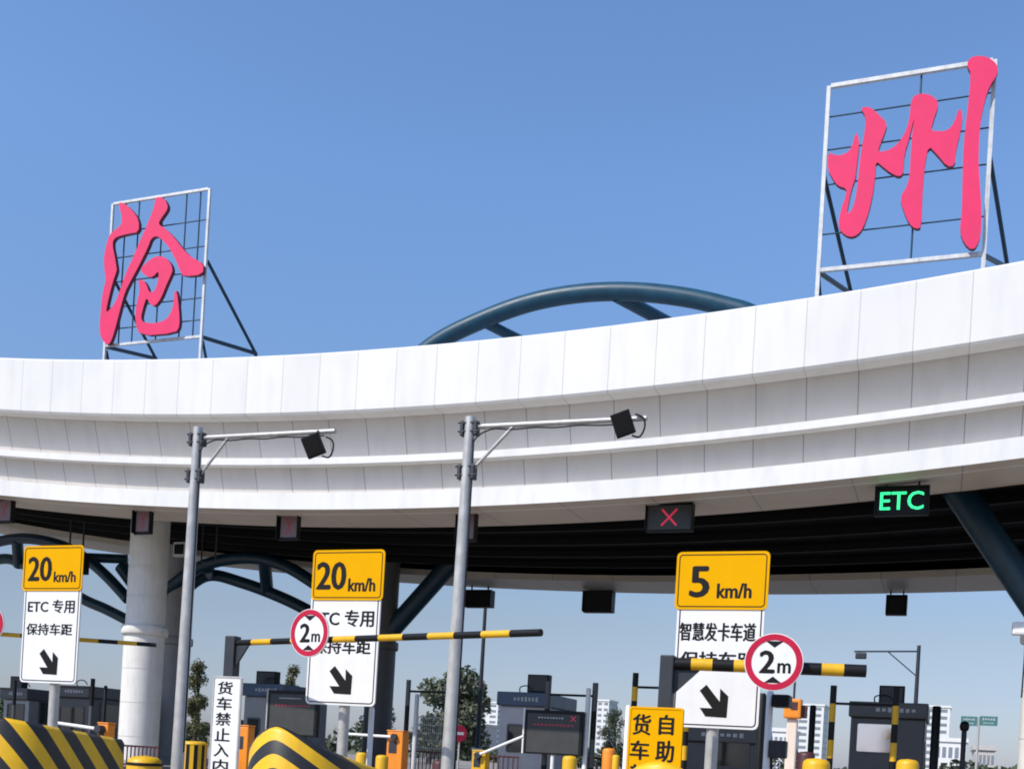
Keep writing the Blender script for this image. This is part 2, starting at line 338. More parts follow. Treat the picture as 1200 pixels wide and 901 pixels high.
arch('dark blue tubular arch rising above the white roof between the two red characters', 33, [[(508, 404), (560, 377), (620, 355), (680, 344), (740, 342), (800, 348), (850, 359), (884, 371)]],
     [(568, 378, 660, 424, 3, .17), (722, 346, 815, 396, 3, .21)], .285)
arch('dark arched truss under the canopy right of the white column', 37.0, [[(185, 700), (207, 682), (235, 664), (268, 655), (300, 654), (332, 662), (365, 681), (420, 720), (440, 738)], [(190, 712), (215, 692), (245, 674), (285, 683), (330, 700), (370, 720), (425, 752), (440, 762)]],
     [(243, 665, 247, 673, 1, .24), (310, 656, 313, 692, 1, .26)], .24)
arch('dark arched truss under the canopy at the left edge', 37.0, [[(-40, 648), (0, 634), (35, 631), (72, 639), (100, 654), (125, 675), (150, 702)], [(-50, 672), (0, 655), (27, 661), (60, 679), (98, 702), (125, 714), (160, 732)]],
     [(20, 632, 22, 662, 1, .24), (98, 653, 150, 655, 1, .2)], .23)
# ------------------------------------------------------------------ rooftop characters
def chaikin(P, k=1):
    out = []
    for i in range(len(P)):
        a, b = P[i], P[(i+1) % len(P)]; out += [(a[0]*.75+b[0]*.25, a[1]*.75+b[1]*.25), (a[0]*.25+b[0]*.75, a[1]*.25+b[1]*.75)]
    return out
z1 = lambda x, y: (110+x/6, 210+y/6)
z2 = lambda x, y: (110+x/6, 310+y/6)
z3 = lambda x, y: (950+x/5, 60+y/5)
z4 = lambda x, y: (950+x/5, 190+y/5)
CANG = [[z1(*p) for p in ((200, 175), (240, 188), (295, 240), (335, 300), (335, 385), (270, 395), (185, 415), (155, 440), (150, 480), (165, 550), (180, 640))]+[z2(*p) for p in ((178, 60), (150, 140), (120, 260), (100, 360), (165, 290), (205, 185))]
        + [z1(*p) for p in ((240, 680), (300, 550), (350, 430), (400, 320), (445, 200), (452, 138), (505, 143), (537, 190), (535, 230), (490, 290), (470, 330), (520, 360), (590, 430), (640, 500), (700, 560), (788, 605), (785, 683), (650, 697), (625, 660), (590, 570), (545, 490), (500, 440), (460, 410), (420, 430), (400, 490), (340, 610))]
        + [z2(*p) for p in ((330, 30), (270, 140), (240, 200), (215, 280), (180, 420), (145, 540), (118, 578), (75, 540), (58, 470), (68, 330), (82, 200), (105, 120), (95, 60), (90, 0))]
        + [z1(*p) for p in ((90, 560), (105, 480), (130, 400), (170, 370), (215, 330), (215, 270), (195, 200))],
        [z2(*p) for p in ((340, 50), (385, 0), (450, -47), (512, -42), (558, 0), (573, 50), (560, 85), (530, 150), (490, 250), (450, 302), (420, 297), (397, 257), (385, 250), (355, 350), (350, 395), (375, 420), (450, 425), (525, 400), (560, 350), (580, 280), (585, 198), (602, 195), (617, 330), (622, 440), (592, 492), (345, 512), (308, 420), (315, 300), (345, 190), (328, 122), (367, 118), (395, 165), (405, 205), (440, 205), (465, 150), (478, 50), (432, 102), (390, 98))]]
ZHOU = [[z3(*p) for p in ((103, 608), (150, 628), (200, 622), (240, 590), (268, 486), (287, 535), (283, 600), (272, 690))]+[z4(*p) for p in ((265, 110), (245, 160), (225, 250), (215, 318), (242, 300), (265, 230), (280, 120), (290, 20))]
        + [z3(*p) for p in ((300, 590), (320, 480), (325, 400), (292, 348), (350, 343), (400, 390), (452, 440), (430, 510), (405, 570), (395, 612), (480, 590), (545, 520), (580, 420), (590, 290), (640, 266), (700, 272), (747, 310), (745, 350), (720, 420), (705, 478), (730, 487), (800, 485), (840, 440), (870, 346), (892, 390), (880, 480), (850, 600), (845, 687), (800, 694), (740, 620), (690, 570), (670, 680))]
        + [z4(*p) for p in ((665, 80), (655, 200), (650, 395), (620, 407), (580, 380), (545, 300), (523, 225), (570, 150), (583, 60))]+[z3(*p) for p in ((588, 600), (597, 480), (610, 395), (580, 520), (550, 620), (545, 700))]
        + [z4(*p) for p in ((543, 82), (520, 102), (470, 80), (420, 40), (385, 10), (380, 80), (370, 180), (345, 300), (310, 400), (275, 442), (230, 455), (182, 425), (163, 380), (180, 290), (205, 220), (215, 170), (160, 155), (130, 110), (103, 60))],
        [z3(*p) for p in ((918, 80), (950, 48), (1032, 50), (1092, 95), (1097, 150), (1050, 220), (1020, 300), (990, 450), (982, 650))]+[z4(*p) for p in ((987, 100), (1002, 300), (997, 440), (972, 512), (940, 528), (898, 490), (873, 420), (885, 300), (890, 100))]+[z3(*p) for p in ((895, 560), (920, 350), (940, 150), (918, 110))]]
VS = 26.8
def rooftop(label, chars, TL, TR, BR, BL, wires, feet, r):
    u0, zb = hv(*BL, VS); u1, zb1 = hv(*BR, VS); _, zt0 = hv(*TL, VS); _, zt1 = hv(*TR, VS)
    zb = (zb+zb1)/2; zt = (zt0+zt1)/2; Wd = u1-u0; g0 = min(zmid(u0, VS), zmid(u1, VS))+2.9
    t = thing('rooftop_character_sign', label, 'rooftop sign', u0, VS, 0, 'red characters standing on the canopy roof')
    mb = MB()
    for x in (0, Wd): mb.box((x, 0, (zt+g0)/2), (2*r, 2*r, zt-g0))
    for z in (zt, zb): mb.box((Wd/2, 0, z), (Wd-2*r-.004, 2*r, 2*r))
    mb.build('frame', M['frame'], t)
    mb = MB()
    for ax, q in wires:
        if ax == 'v': mb.tube([(Wd*q, .05, zb+r), (Wd*q, .05, zt-r)], .022, 8)
        else: mb.tube([(r, .05, zb+(zt-zb)*q), (Wd-r, .05, zb+(zt-zb)*q)], .018, 8)
    mb.build('support_wire', M['navy'], t)
    for x, ft in ((0, feet[0]), (Wd, feet[1])):
        mb = MB(); zz = zb+(zt-zb)*.52; fu, fz = hv(*ft, VS+2.3); ft_ = Vector((fu-u0, 2.3, fz)); gz = zmid(fu, VS+2.3)+2.9
        mb.tube([(x, r+.03, zz), ft_], .05, 10); mb.tube([(x, r+.03, zb), ft_+Vector((0, 0, .02))], .06, 10); mb.tube([(x, r+.03, zb-.1), (x+(ft_.x-x)*.4, .9, g0)], .045, 10)
        mb.tube([ft_, (ft_.x, 2.3, gz)], .05, 10)
        mb.build('rear_brace', M['navy'], t)
    mb = MB()
    for P in chars: mb.poly(chaikin([(hv(x, y, VS-.1)[0]-u0, hv(x, y, VS-.1)[1]) for x, y in P]), -.22, -.09, side=1)
    mb.build('character', [M['pink'], M['returns']], t)  # letter sides carry their shadow in the colour
rooftop('red brush character 沧 on a thin steel frame above the left of the canopy', CANG, (131, 239), (247, 222), (236, 395), (123, 405), [('v', .27), ('v', .52), ('v', .76), ('h', .27), ('h', .62), ('h', .45), ('h', .8), ('h', .12), ('v', .13), ('v', .9)], ((183, 421), (300, 415)), .036)
rooftop('red brush character 州 in a white steel frame, highest thing at upper right', ZHOU, (975, 101), (1169, 71), (1153, 297), (959, 318), [('v', .57), ('h', .20), ('h', .47), ('h', .66), ('h', .84)], ((998, 346), (1181, 315)), .045)
# ------------------------------------------------------------------ speed boards
VB = 11.7
ARW = [(415, 625), (438, 603), (488, 662), (487, 615), (517, 642), (515, 718), (440, 716), (418, 686), (462, 686)]
def board(label, yel, wht, texts, km, arr, postx):
    yc, yz, yw, yh = rect(*yel, VB); wc, wz, ww, wh = rect(*wht, VB); U = wc
    t = thing('speed_limit_board', label, 'road sign', U, VB, 0, 'yellow and white lane boards before the booths')
    p = MB().poly(rr(yc-U, yz, yw, yh, .055), 0, .011).build('speed_panel', M['yellow'], t)
    MB().ring(rr(yc-U, yz, yw-.055, yh-.055, .04), rr(yc-U, yz, yw-.075, yh-.075, .03), -.003, .001).build('border', M['lettering'], p)
    wh += .12; wz += .06; q = MB().poly(rr(wc-U, wz, ww, wh, .06), .012, .034).build('lane_panel', M['sign_white'], t)
    MB().ring(rr(wc-U, wz, ww-.05, wh-.05, .045), rr(wc-U, wz, ww-.074, wh-.074, .033), .009, .013).build('border', M['lettering'], q)
    for b, *bx in texts[:2]: text_px(MB(), b, *bx, VB, U, -.003, bold=.040).build('lettering', M['lettering'], p)
    for b, *bx in texts[2:]: text_px(MB(), b, *bx, VB, U, .009, bold=.040).build('lettering', M['lettering'], q)
    a, b, c, e = rect(*arr, VB)
    MB().poly([(a-U+((x-466)/102)*c, b+((660.5-y)/115)*e) for x, y in ARW], .009, .013).build('arrow', M['lettering'], q, fix=True)
    pu = hv(postx, wht[3], VB)[0]-U
    MB().tube([(pu, .10, .16), (pu, .10, yz+yh*.3)], .066, 18).build('post', M['galv'], t)
    for z in (wz-wh*.3, wz+wh*.3, yz): MB().box((pu, .066, z), (ww*.55, .06, .05), bev=.006).build('rear_bracket', M['galv'], t)
    MB().box((pu, .10, .172), (.3, .3, .024), bev=.004).build('base_plate', M['galv'], t)
board('yellow and white board reading 5 km/h, largest of the lane boards', (792, 646, 901, 714), (789.5, 714, 892, 853),
      [('5', 808, 663, 832, 700), ('km/h', 840, 683, 881, 701), ('智慧发卡车道', 796, 729, 886, 751), ('保持车距', 796, 763, 886, 784)], None, (819, 802, 853, 840), 833)
board('middle 20 km/h board, half hidden by a round 2m disc on a thin rod', (366, 644, 450, 703), (360.5, 703, 442, 826),
      [('20', 371, 658, 406, 691), ('km/h', 408, 677, 440, 693), ('ETC 专用', 366, 714, 438, 734), ('保持车距', 366, 747, 434, 766)], None, (385, 780, 412, 813), 399)
board('leftmost yellow and white 20 km/h board, crossed by a thin striped rod', (27, 639, 97, 692), (25, 692, 91, 800),
      [('20', 33, 652, 61, 681), ('km/h', 63, 669, 89, 682), ('ETC 专用', 32, 702, 87, 718), ('保持车距', 30, 730, 84, 744)], None, (45, 760, 67, 790), 58)
# ------------------------------------------------------------------ height limit bars
def heightbar(label, p0, p1, post_v, disc, rad, n, gusset=True, rodr=.05, first=0, texts=True):
    """p0: rod root on its post; the rod keeps its height and may be swung out of line"""
    u0, z0 = hv(*p0, post_v); u1, v1 = hz(*p1, z0) if len(p1) == 2 else p1[:2]
    if abs(v1-post_v) < .25: v1 = post_v
    t = thing('height_limit_bar', label, 'height limit', u0, post_v, 0, 'striped height limit bars over the lanes')
    MB().box((0, 0, (z0+.16+.08)/2), (.14, .14, z0-.08), bev=.012).build('post', M['dgrey'], t)
    a, b = Vector((.02, 0, z0)), Vector((u1-u0, v1-post_v, z0))
    dr = (b-a).normalized()
    L = (b-a).length; bands(MB(), a, b, rodr, L/n, first).build('rod', [M['black'], M['ypaint']], t)
    if gusset:
        e = Vector((dr.x, dr.y, 0)); nn = Vector((-dr.y, dr.x, 0))*.012; k = .32
        P = [Vector((0, 0, z0-rodr)), Vector((0, 0, z0-.38)), e*k+Vector((0, 0, z0-rodr))]
        MB().add([x+nn for x in P]+[x-nn for x in P], [[0, 1, 2], [5, 4, 3], [0, 3, 4, 1], [1, 4, 5, 2], [2, 5, 3, 0]]).build('gusset', M['dgrey'], t)
    # disc on the rod, facing the traffic
    dx, dy = disc; tt = 0.5
    for _ in range(12):        # lane distance of the rod where the disc hangs
        vv = post_v+(v1-post_v)*tt; uu = hv(dx, dy, vv-.08)[0]; tt = min(1, max(-.5, (uu-u0)/(u1-u0)))
    vv = post_v+(v1-post_v)*tt; uc, zc_ = hv(dx, dy, vv-.08); yw = math.atan2(v1-post_v, u1-u0)
    off = Vector((math.sin(yw), -math.cos(yw), 0))*(rodr+.05+rad*abs(math.sin(yw*.6))); yw *= .4; y = 0; x = 0
    dd = MB().poly(circ(0, 0, rad), 0, .02).build('disc', M['sign_white'], t, loc=Vector((uc-u0, vv-post_v, zc_))+off); dd.rotation_euler.z = yw
    MB().ring(circ(0, 0, rad*.97), circ(0, 0, rad*.76), -.004, .001).build('red_ring', M['red'], dd)
    text(MB(), '2', -rad*.22, 0, rad*.55, rad*.80, -.003, bold=.045).build('digit', M['lettering'], dd); text(MB(), 'm', rad*.36, -rad*.20, rad*.46, rad*.36, -.003, bold=.035).build('letter', M['lettering'], dd)
    for s in (1, -1): MB().poly([(-rad*.30, s*rad*.72), (rad*.30, s*rad*.72), (0, s*rad*.5)], -.003, .001).build('height_mark', M['lettering'], dd)
    MB().box((0, .035, zc_*0-.02), (.05, .03, rad*.9), bev=.004).build('clip', M['galv'], dd)
    return t
heightbar('thick black and yellow rod across the 5 km/h board with the largest 2m disc', (783, 777), (1015, 786), 11.0, (905, 776), .283, 9, rodr=.062)
heightbar('thin striped rod with a 2m disc before the middle 20 km/h board', (273, 753), (634, 741), 11.3, (369, 742), .268, 13, rodr=.036)
heightbar('thin striped rod with a red rimmed disc cut off at the left edge of view', (-70, 738), (183, 755.5), 11.4, (-17.5, 731), .27, 11, rodr=.030)
# ------------------------------------------------------------------ camera poles
def campole(label, base, top, arm0, arm1, brace, lamp, v=11.7, hang=False):
    u0, _ = hv(*base, v); uT, zT = hv(*top, v); lean = uT-u0; z0 = .16; zb = hv(*base, v)[1]
    lean = lean*(zT-z0)/(zT-zb); u0 = uT-lean
    t = thing('flood_light_pole', label, 'light pole', u0, v, 0, 'grey gantry poles with floodlights')
    at = lambda z: lean*(z-z0)/(zT-z0)
    MB().tube([(0, 0, z0), (at(2.2), 0, 2.2), (lean, 0, zT)], [.084, .078, .060], 20).build('pole', M['galv'], t)
    MB().box((0, 0, .174), (.34, .34, .028), bev=.004).build('base_plate', M['galv'], t)
    A, B = hv(*arm0, v), hv(*arm1, v); zA = (A[1]+B[1])/2
    MB().tube([(at(A[1]), 0, A[1]), (B[0]-u0, 0, B[1])], .030, 14).build('arm', M['galv'], t)
    P, Q = hv(*brace[0], v), hv(*brace[1], v)
    MB().tube([(P[0]-u0, 0, P[1]), (Q[0]-u0, 0, Q[1])], .020, 10).build('brace', M['galv'], t)
    for z in (A[1], P[1]):
        mb = MB()
        for q in (-1, 1): mb.box((at(z)+q*.085, 0, z-.02), (.04, .11, .17), bev=.008)
        for zz in (-.06, .04): mb.tube([(at(z)-.13, -.045, z+zz), (at(z)+.13, -.045, z+zz)], .012, 8)
        mb.build('clamp', M['dgrey'], t)
    x0, y0, x1, y1 = lamp; lc, lz, lw, lh = rect(x0, y0, x1, y1, v-.1); lx = lc-u0
    rot = Matrix.Rotation(R(-17), 3, 'Y') @ Matrix.Rotation(R(22), 3, 'X')
    fl = MB().box((lx, -.11, lz), (lw*.82, .07, lh*1.0), bev=.012, rot=rot).build('floodlight', M['black'], t)
    mb = MB()
    for k in range(-3, 4): mb.box(Vector((lx, -.11, lz))+rot @ Vector((k*lw*.1, .055, 0)), (.008, .045, lh*.75), rot=rot)
    mb.build('cooling_fin', M['dgrey'], fl)
    MB().box(Vector((lx, -.11, lz))+rot @ Vector((0, -.037, 0)), (lw*.66, .006, lh*.78), rot=rot).build('lens', M['black'], fl)
    q = Vector((lx+lw*.45, -.05, lz)); pts = [q+Vector((.0, 0, .12)), q+Vector((.09, 0, .07)), q+Vector((.11, 0, -.03)), q+Vector((.06, 0, -.13)), q+Vector((-.02, -.03, -.12))]
    MB().tube(spline(pts, 6), .011, 8).build('cable', M['black'], t)
    MB().tube(spline([(lx+lw*.3, -.02, (A[1]+B[1])/2-.06)]+[(lx+(at(A[1])-lx)*k/7, -.012, B[1]+(A[1]-B[1])*k/7-.043-.012*(k % 2)) for k in range(1, 7)]+[(at(A[1])+.07, -.03, A[1]-.18), (at(A[1]-.5)+.075, -.02, A[1]-.5), (at(1)+.085, 0, 1.)], 4), .009, 6).build('cable', M['black'], t)
    MB().tube([(lx, -.08, lz), (lx, -.02, (A[1]+B[1])/2+.0)], .02, 8).build('lamp_bracket', M['dgrey'], t)
campole('taller galvanised pole at centre with a floodlight on its long arm', (525, 895), (551.5, 489), (556, 500), (758, 490), ((553, 551), (602, 499)), (717, 483, 744, 511))
campole('galvanised pole left of centre with a floodlight slung under its arm', (208, 895), (232.5, 501), (237, 513), (393, 505), ((235, 556), (269, 511)), (356, 510, 380, 535))
# ------------------------------------------------------------------ lane signals under the canopy
def signal(label, x0, y0, x1, y1, v, face, glyph=None, gm=None, hang=.4, fr=.04, dp=.2, name='lane_signal', cat='lane signal', gap=None):
    c, z, wd, ht = rect(x0, y0, x1, y1, v); t = thing(name, label, cat, c, v, z-ht/2, 'lane signals hung from the canopy'); z0 = ht/2
    MB().box((0, dp/2+.01, z0), (wd, dp, ht), bev=.015).build('housing', M['black'], t)
    f = MB().box((0, .002, z0), (wd-2*fr, .018, ht-2*fr)).build('display', face, t)
    mb = MB(); mb.box((0, -.05, ht-.012), (wd, .12, .02)); 
    for s in (-1, 1): mb.box((s*(wd/2-.012), -.05, z0+.01), (.02, .12, ht-.05))
    mb.build('hood', M['black'], t)
    if glyph:
        mb = MB(); text(mb, glyph, 0, z0, (wd-2*fr)*(.86 if len(glyph) > 1 else .38), (ht-2*fr)*.74, -.012, bold=.02); mb.build('glyph', gm, f)
    mb = MB()
    for s in (-1, 1): mb.box((s*wd*.3, dp*.5, ht+hang/2), (.05, .05, hang))
    mb.build('hanger', M['dgrey'], t); return t
def H(px, py, v): return max(.12, zmid(hv(px, py, v)[0], v)+.06-hv(px, py, v)[1])
VL = 26.6
signal('hanging lane display lit with green ETC letters', 1025, 570, 1089, 603, VL, M['black'], 'ETC', M['ledgreen'], H(1057, 570, VL))
signal('hanging grey lane display showing a red cross', 757, 590, 812, 622, VL, M['ledgrey'], '✕', M['ledred'], H(784, 590, VL))
for lab, x0, y0, x1, y1 in (('small hanging lane lamp in front of the thick white column', 157, 594, 178, 626), ('small hanging lane lamp between the two floodlight poles', 326, 600, 351, 633),
                            ('small hanging lane lamp half hidden by the taller floodlight pole', 535, 600, 559, 635), ('small hanging lane lamp cut off by the left edge', -6, 583, 16, 613)):
    t = signal(lab, x0, y0, x1, y1, VL, M['lens'], '✕', M['leddim'], H((x0+x1)/2, y0, VL), fr=.09, dp=.07)
for lab, x0, y0, x1, y1 in (('black rear lane box beside the taller floodlight pole', 544, 691, 576, 711), ('black rear lane box hanging in the open sky left of the 5 km/h board', 683, 692, 718, 717), ('black rear lane box hanging right of the 5 km/h board', 1038, 697, 1063, 720)):
    signal(lab, x0, y0, x1, y1, 40.6, M['black'], None, None, .95, fr=.05, dp=.35, cat='lane signal')
signal('lane box on two long rods behind the leftmost board', 72, 648, 98, 672, 33, M['black'], None, None, 1.6, fr=.05, dp=.3)
# empty U hanger left of the arch, white floodlight on the shaded column, small lamp on the right column
c, z, wd, ht = rect(236, 655, 252, 662, 31)
t = thing('signal_hanger', 'empty U shaped hanger rod left of the arched truss', 'hanger', c, 31, z); up = zmid(c, 31)+.4-z
MB().tube([(-wd/2, 0, up), (-wd/2, 0, 0), (wd/2, 0, 0), (wd/2, 0, up)], .028, 8).build('rod', M['dgrey'], t)
c, z, wd, ht = rect(207, 636, 221, 653, 36.6)
t = thing('wall_floodlight', 'small white floodlight mounted high on the shaded column', 'floodlight', c, 36.5, z)
MB().box((0, 0, 0), (wd, .25, ht), bev=.03).build('housing', M['white'], t); MB().box((0, .2, ht*.4), (.06, .4, .06)).build('bracket', M['dgrey'], t); MB().box((0, -.128, 0), (wd*.8, .008, ht*.7)).build('lens', M['glass'], t)
c, z, wd, ht = rect(1186, 729, 1208, 744, 28.6)
t = thing('column_lamp', 'small white lamp box fixed to the right edge column', 'lamp', c, 28.6, z)
MB().box((0, 0, 0), (wd, .3, ht), bev=.05).build('housing', M['white'], t); MB().tube([(wd*.3, .1, -ht/2), (wd*.25, .25, -1.6)], .02, 8).build('cable', M['dgrey'], t)
# ------------------------------------------------------------------ island noses
def nose(label, u, v, hw, L, H0, k, smat):
    t = MB(); per = []; r = hw
    for a in range(180, 361, 9): per.append((r*math.cos(R(a)), r+r*math.sin(R(a))))
    side = [(r, r+(L-r)*i/8) for i in range(1, 9)]
    P = [(-x, y) for x, y in side[::-1]]+per+side; n = len(P)
    top = [max(.45, H0-k[0]*(math.hypot(x, .1)-.06)-k[1]*max(0, y)) for x, y in P]
    vs = [(x*1.06, y, 0) for x, y in P]+[(x, y, h-.05) for (x, y), h in zip(P, top)]+[(x*.93, y*.98+.03, h) for (x, y), h in zip(P, top)]
    fs = [[i, i+1, i+1+n, i+n] for i in range(n-1)]+[[i+n, i+1+n, i+1+2*n, i+2*n] for i in range(n-1)]
    t.add(vs, fs, 0, True); t.add([vs[0], vs[n], vs[2*n], vs[3*n-1], vs[2*n-1], vs[n-1]], [[0, 1, 2, 3, 4, 5]])
    m = n//2                   # lid: strips across the crest
    for i in range(m):
        a, b, c, e = vs[2*n+i], vs[2*n+i+1], vs[3*n-2-i], vs[3*n-1-i]
        t.add([a, b, c, e], [[0, 1, 2, 3]] if i < m-1 else [[0, 1, 2, 3]], 0, True)
    o = t.build('crash_nose', smat, loc=W(u, v, .161), fix=True); o.rotation_euler.z = -PH
    bm = bmesh.new(); bm.from_mesh(o.data); bmesh.ops.remove_doubles(bm, verts=bm.verts, dist=.0015); bmesh.ops.recalc_face_normals(bm, faces=bm.faces); bm.to_mesh(o.data); bm.free()
    return tag(o, label, 'crash barrier', 'chevron striped island noses')
u_, z_ = hv(345, 853, 9.9); nose('black and yellow chevron nose at the foot of the middle speed board', u_, 9.55, .56, 1.9, z_-.161+.03, (.42, .16), stripe_mat('chevron_paint', .28, .30, .60, .24-z_+.14))
u_, z_ = hv(2, 837, 9.9); nose('black and yellow chevron nose cut off at the left edge', u_, 9.55, .56, 1.8, z_-.161, (.1, .09), stripe_mat('side_chevron_paint', .47, 1.1, .62, .2))
u_, z_ = hv(782, 890, 9.9); nose('black and yellow chevron nose barely showing below the yellow truck sign', u_, 9.55, .5, 1.9, z_-.161, (.35, .12), stripe_mat('low_chevron_paint', .34, .36, .62, .235-z_+.17))
# ------------------------------------------------------------------ upright text signs
def textsign(label, bx, v, m, cols, cat='road sign', zlow=.45):
    c, z, wd, ht = rect(*bx, v); zt = z+ht/2; t = thing('lane_notice_sign', label, cat, c, v, 0)
    p = MB().poly(rr(0, (zt+zlow)/2, wd, zt-zlow, .03), 0, .025).build('panel', m, t)
    MB().ring(rr(0, (zt+zlow)/2, wd-.004, zt-zlow-.004, .03), rr(0, (zt+zlow)/2, wd-.04, zt-zlow-.04, .02), -.006, .001).build('rim', M['galv'] if m == M['sign_white'] else M['yellow'], p)
    mb = MB()
    for ch, *b in cols: text_px(mb, ch, *b, v, c, -.003, bold=.040)
    mb.build('lettering', M['lettering'], p)
    for s in (-1, 1): MB().tube([(s*wd*.34, .05, .16), (s*wd*.34, .05, zt-.03)], .022, 10).build('post', M['galv'], t)
chs = '货车禁止入内'; col = []
for i, ch in enumerate(chs):
    y = 798+i*18.2; x = 264-i*1.15; col.append((ch, x-9, y, x+9, y+15.5))
textsign('tall narrow white sign forbidding trucks, beside the middle chevron nose', (245.5, 792, 279, 960), 10.6, M['sign_white'], col)
textsign('yellow sign with black characters for trucks under the thick striped rod', (733, 828, 797, 990), 10.4, M['yellow'],
         [('货', 741, 836, 763, 861), ('车', 738, 867, 761, 890), ('禁', 737, 895, 760, 919), ('自', 772, 837, 790, 861), ('助', 768, 867, 790, 893), ('发', 767, 896, 789, 920)])
# ------------------------------------------------------------------ booths
BPITCH = 4.5
def marks(mb, cx, cz, wd, ht, n, y, mi=0):
    for i in range(n):
        x = cx-wd/2+wd*(i+.5)/n; mb.box((x, y, cz), (wd/n*.62, .006, ht*random.uniform(.55, 1)), mi)
    return mb
def booth(label, px, v, wd, body, win, top, ledbox=None, winm=None, fascia=None, L=2.9, door=True):
    """px: x of front left and right at y 870; top: y of roof edge"""
    u0, u1 = hv(px[0], 860, v)[0], hv(px[1], 860, v)[0]; c = (u0+u1)/2; wd = u1-u0; zt = hv((px[0]+px[1])/2, top, v)[1]-.0
    t = thing('toll_booth', label, 'toll booth', c, v, .16, 'toll booths on the islands'); h = zt-.16
    fh = .44
    MB().box((0, L/2, (h-fh)/2), (wd, L, h-fh), bev=.05).build('cabin', body, t)
    MB().box((0, L/2-.06, h-fh/2+.004), (wd+.12, L+.24, fh), bev=.04).build('roof', M['bfascia'] if fascia is None else fascia, t)
    mb = MB(); marks(mb, wd*.1, h-fh*.5, wd*.55, .15, 7, -.187); mb.build('fascia_marks', M['frost'], t)
    w0, w1, z0, z1_ = win
    f = MB().ring(rr((w0+w1)/2*wd, (z0+z1_)/2, (w1-w0)*wd+.1, z1_-z0+.1, .05), rr((w0+w1)/2*wd, (z0+z1_)/2, (w1-w0)*wd, z1_-z0, .04), -.03, .01).build('window', M['booth_d'], t)
    MB().box(((w0+w1)/2*wd, -.004, (z0+z1_)/2), ((w1-w0)*wd, .006, z1_-z0)).build('pane', winm or M['glass'], f)
    # side window and door on the lane side facing right
    f = MB().box((wd/2+.012, L*.36, 1.65), (.022, L*.36, .95), bev=.006).build('window', M['booth_d'], t); MB().box((wd/2+.027, L*.36, 1.65), (.006, L*.32, .85)).build('pane', M['glass'], f)
    dr = MB().box((wd/2+.012, L*.78, 1.05), (.022, L*.26, 1.95), bev=.006).build('door', body, t); MB().box((wd/2+.05, L*.70, 1.05), (.05, .03, .14), bev=.006).build('handle', M['galv'], dr)
    if ledbox:
        a, b, cw, ch = rect(*ledbox, v+.6); g = MB().box((a-c, .6+.15, b-.16), (cw, .3, ch), bev=.015).build('roof_display', M['black'], t)
        MB().box((a-c, .596, b-.16), (cw*.86, .008, ch*.84)).build('screen', M['led'], g)
        mb = MB()
        for s in (-1, 1): mb.box((a-c+s*cw*.3, .75, (b-.16-ch/2+h)/2), (.05, .05, max(.05, b-.16-ch/2-h)))
        mb.build('support', M['dgrey'], t)
    MB().tube(spline([(-wd*.2, .5, h), (-wd*.2, .5, h+.2), (-wd*.05, .55, h+.25), (wd*.05, .6, h+.1)], 5), .02, 8).build('cable', M['dgrey'], t)
    return t, c, h
booth('dark grey toll booth with a pale window behind the striped frame at right', (996, 1084), 33.5, 0, M['booth_d'], (-.40, .10, 1.75, 2.55), 823, (1030, 803, 1060, 827), M['pale'], M['booth_d'])
booth('dark toll booth standing behind the post of the 5 km/h board', (792, 886), 33.5, 0, M['booth_d'], (.0, .42, 1.1, 1.9), 852, None, None, M['booth_d'])
booth('light grey toll booth with slate blue fascia right of centre', (584, 638), 33, 0, M['booth_l'], (-.28, .22, 1.2, 2.0), 811, (618, 790, 643, 811))
booth('grey toll booth between the white truck ban sign and the middle board', (284, 331), 33, 0, M['booth'], (-.36, -.1, .9, 1.8), 801, (300, 786, 323, 806))
booth('dark grey toll booth behind the post of the leftmost board', (64, 104), 33, 0, M['booth_d'], (-.36, .3, .9, 1.9), 803, None, None, M['booth_d'])
booth('grey toll booth at the left edge beneath the leftmost board', (2, 32), 33.5, 0, M['booth'], (-.3, .3, 1.0, 1.9), 806, (12, 792, 26, 808), None, M['booth_d'])
# ------------------------------------------------------------------ free-standing displays
def display(label, bx, v, red_rows, cross, frame):
    c, z, wd, ht = rect(*bx, v); t = thing('fee_display', label, 'display', c, v, .16, 'fee displays beside the booths'); z -= .16
    MB().box((0, .12, z), (wd, .2, ht), bev=.02).build('housing', M['black'], t)
    s = MB().box((0, .016, z-ht*.02), (wd*.9, .012, ht*.88)).build('screen', M['ledgrey'], t)
    mb = MB(); marks(mb, -wd*.05, z+ht*.33, wd*.45, .05, 9, .008); mb.build('caption_marks', M['frost'], s)
    mb = MB(); marks(mb, 0, z+ht*.17, wd*.72, .075, 11, .008)
    mb.build('message_marks', M['leddim'], s)
    if cross:
        mb = MB(); text(mb, '✕', wd*.34, z+ht*.33, .16, .16, .006, bold=.0); mb.build('cross', M['ledred'], s)
    MB().box((-wd/2-.03, .12, z+.02), (.05, .22, ht*1.04), bev=.008).build('side_trim', frame, t)
    MB().tube([(0, .12, 0), (0, .12, z-ht/2)], .06, 14).build('post', M['white'], t)
display('black fee display with red text and cross before the blue fascia booth', (614, 832, 682, 884), 30.5, 1, True, M['white'])
display('black fee display with dim red text behind the middle chevron nose', (313, 809, 371, 862), 30.5, 1, False, M['galv'])
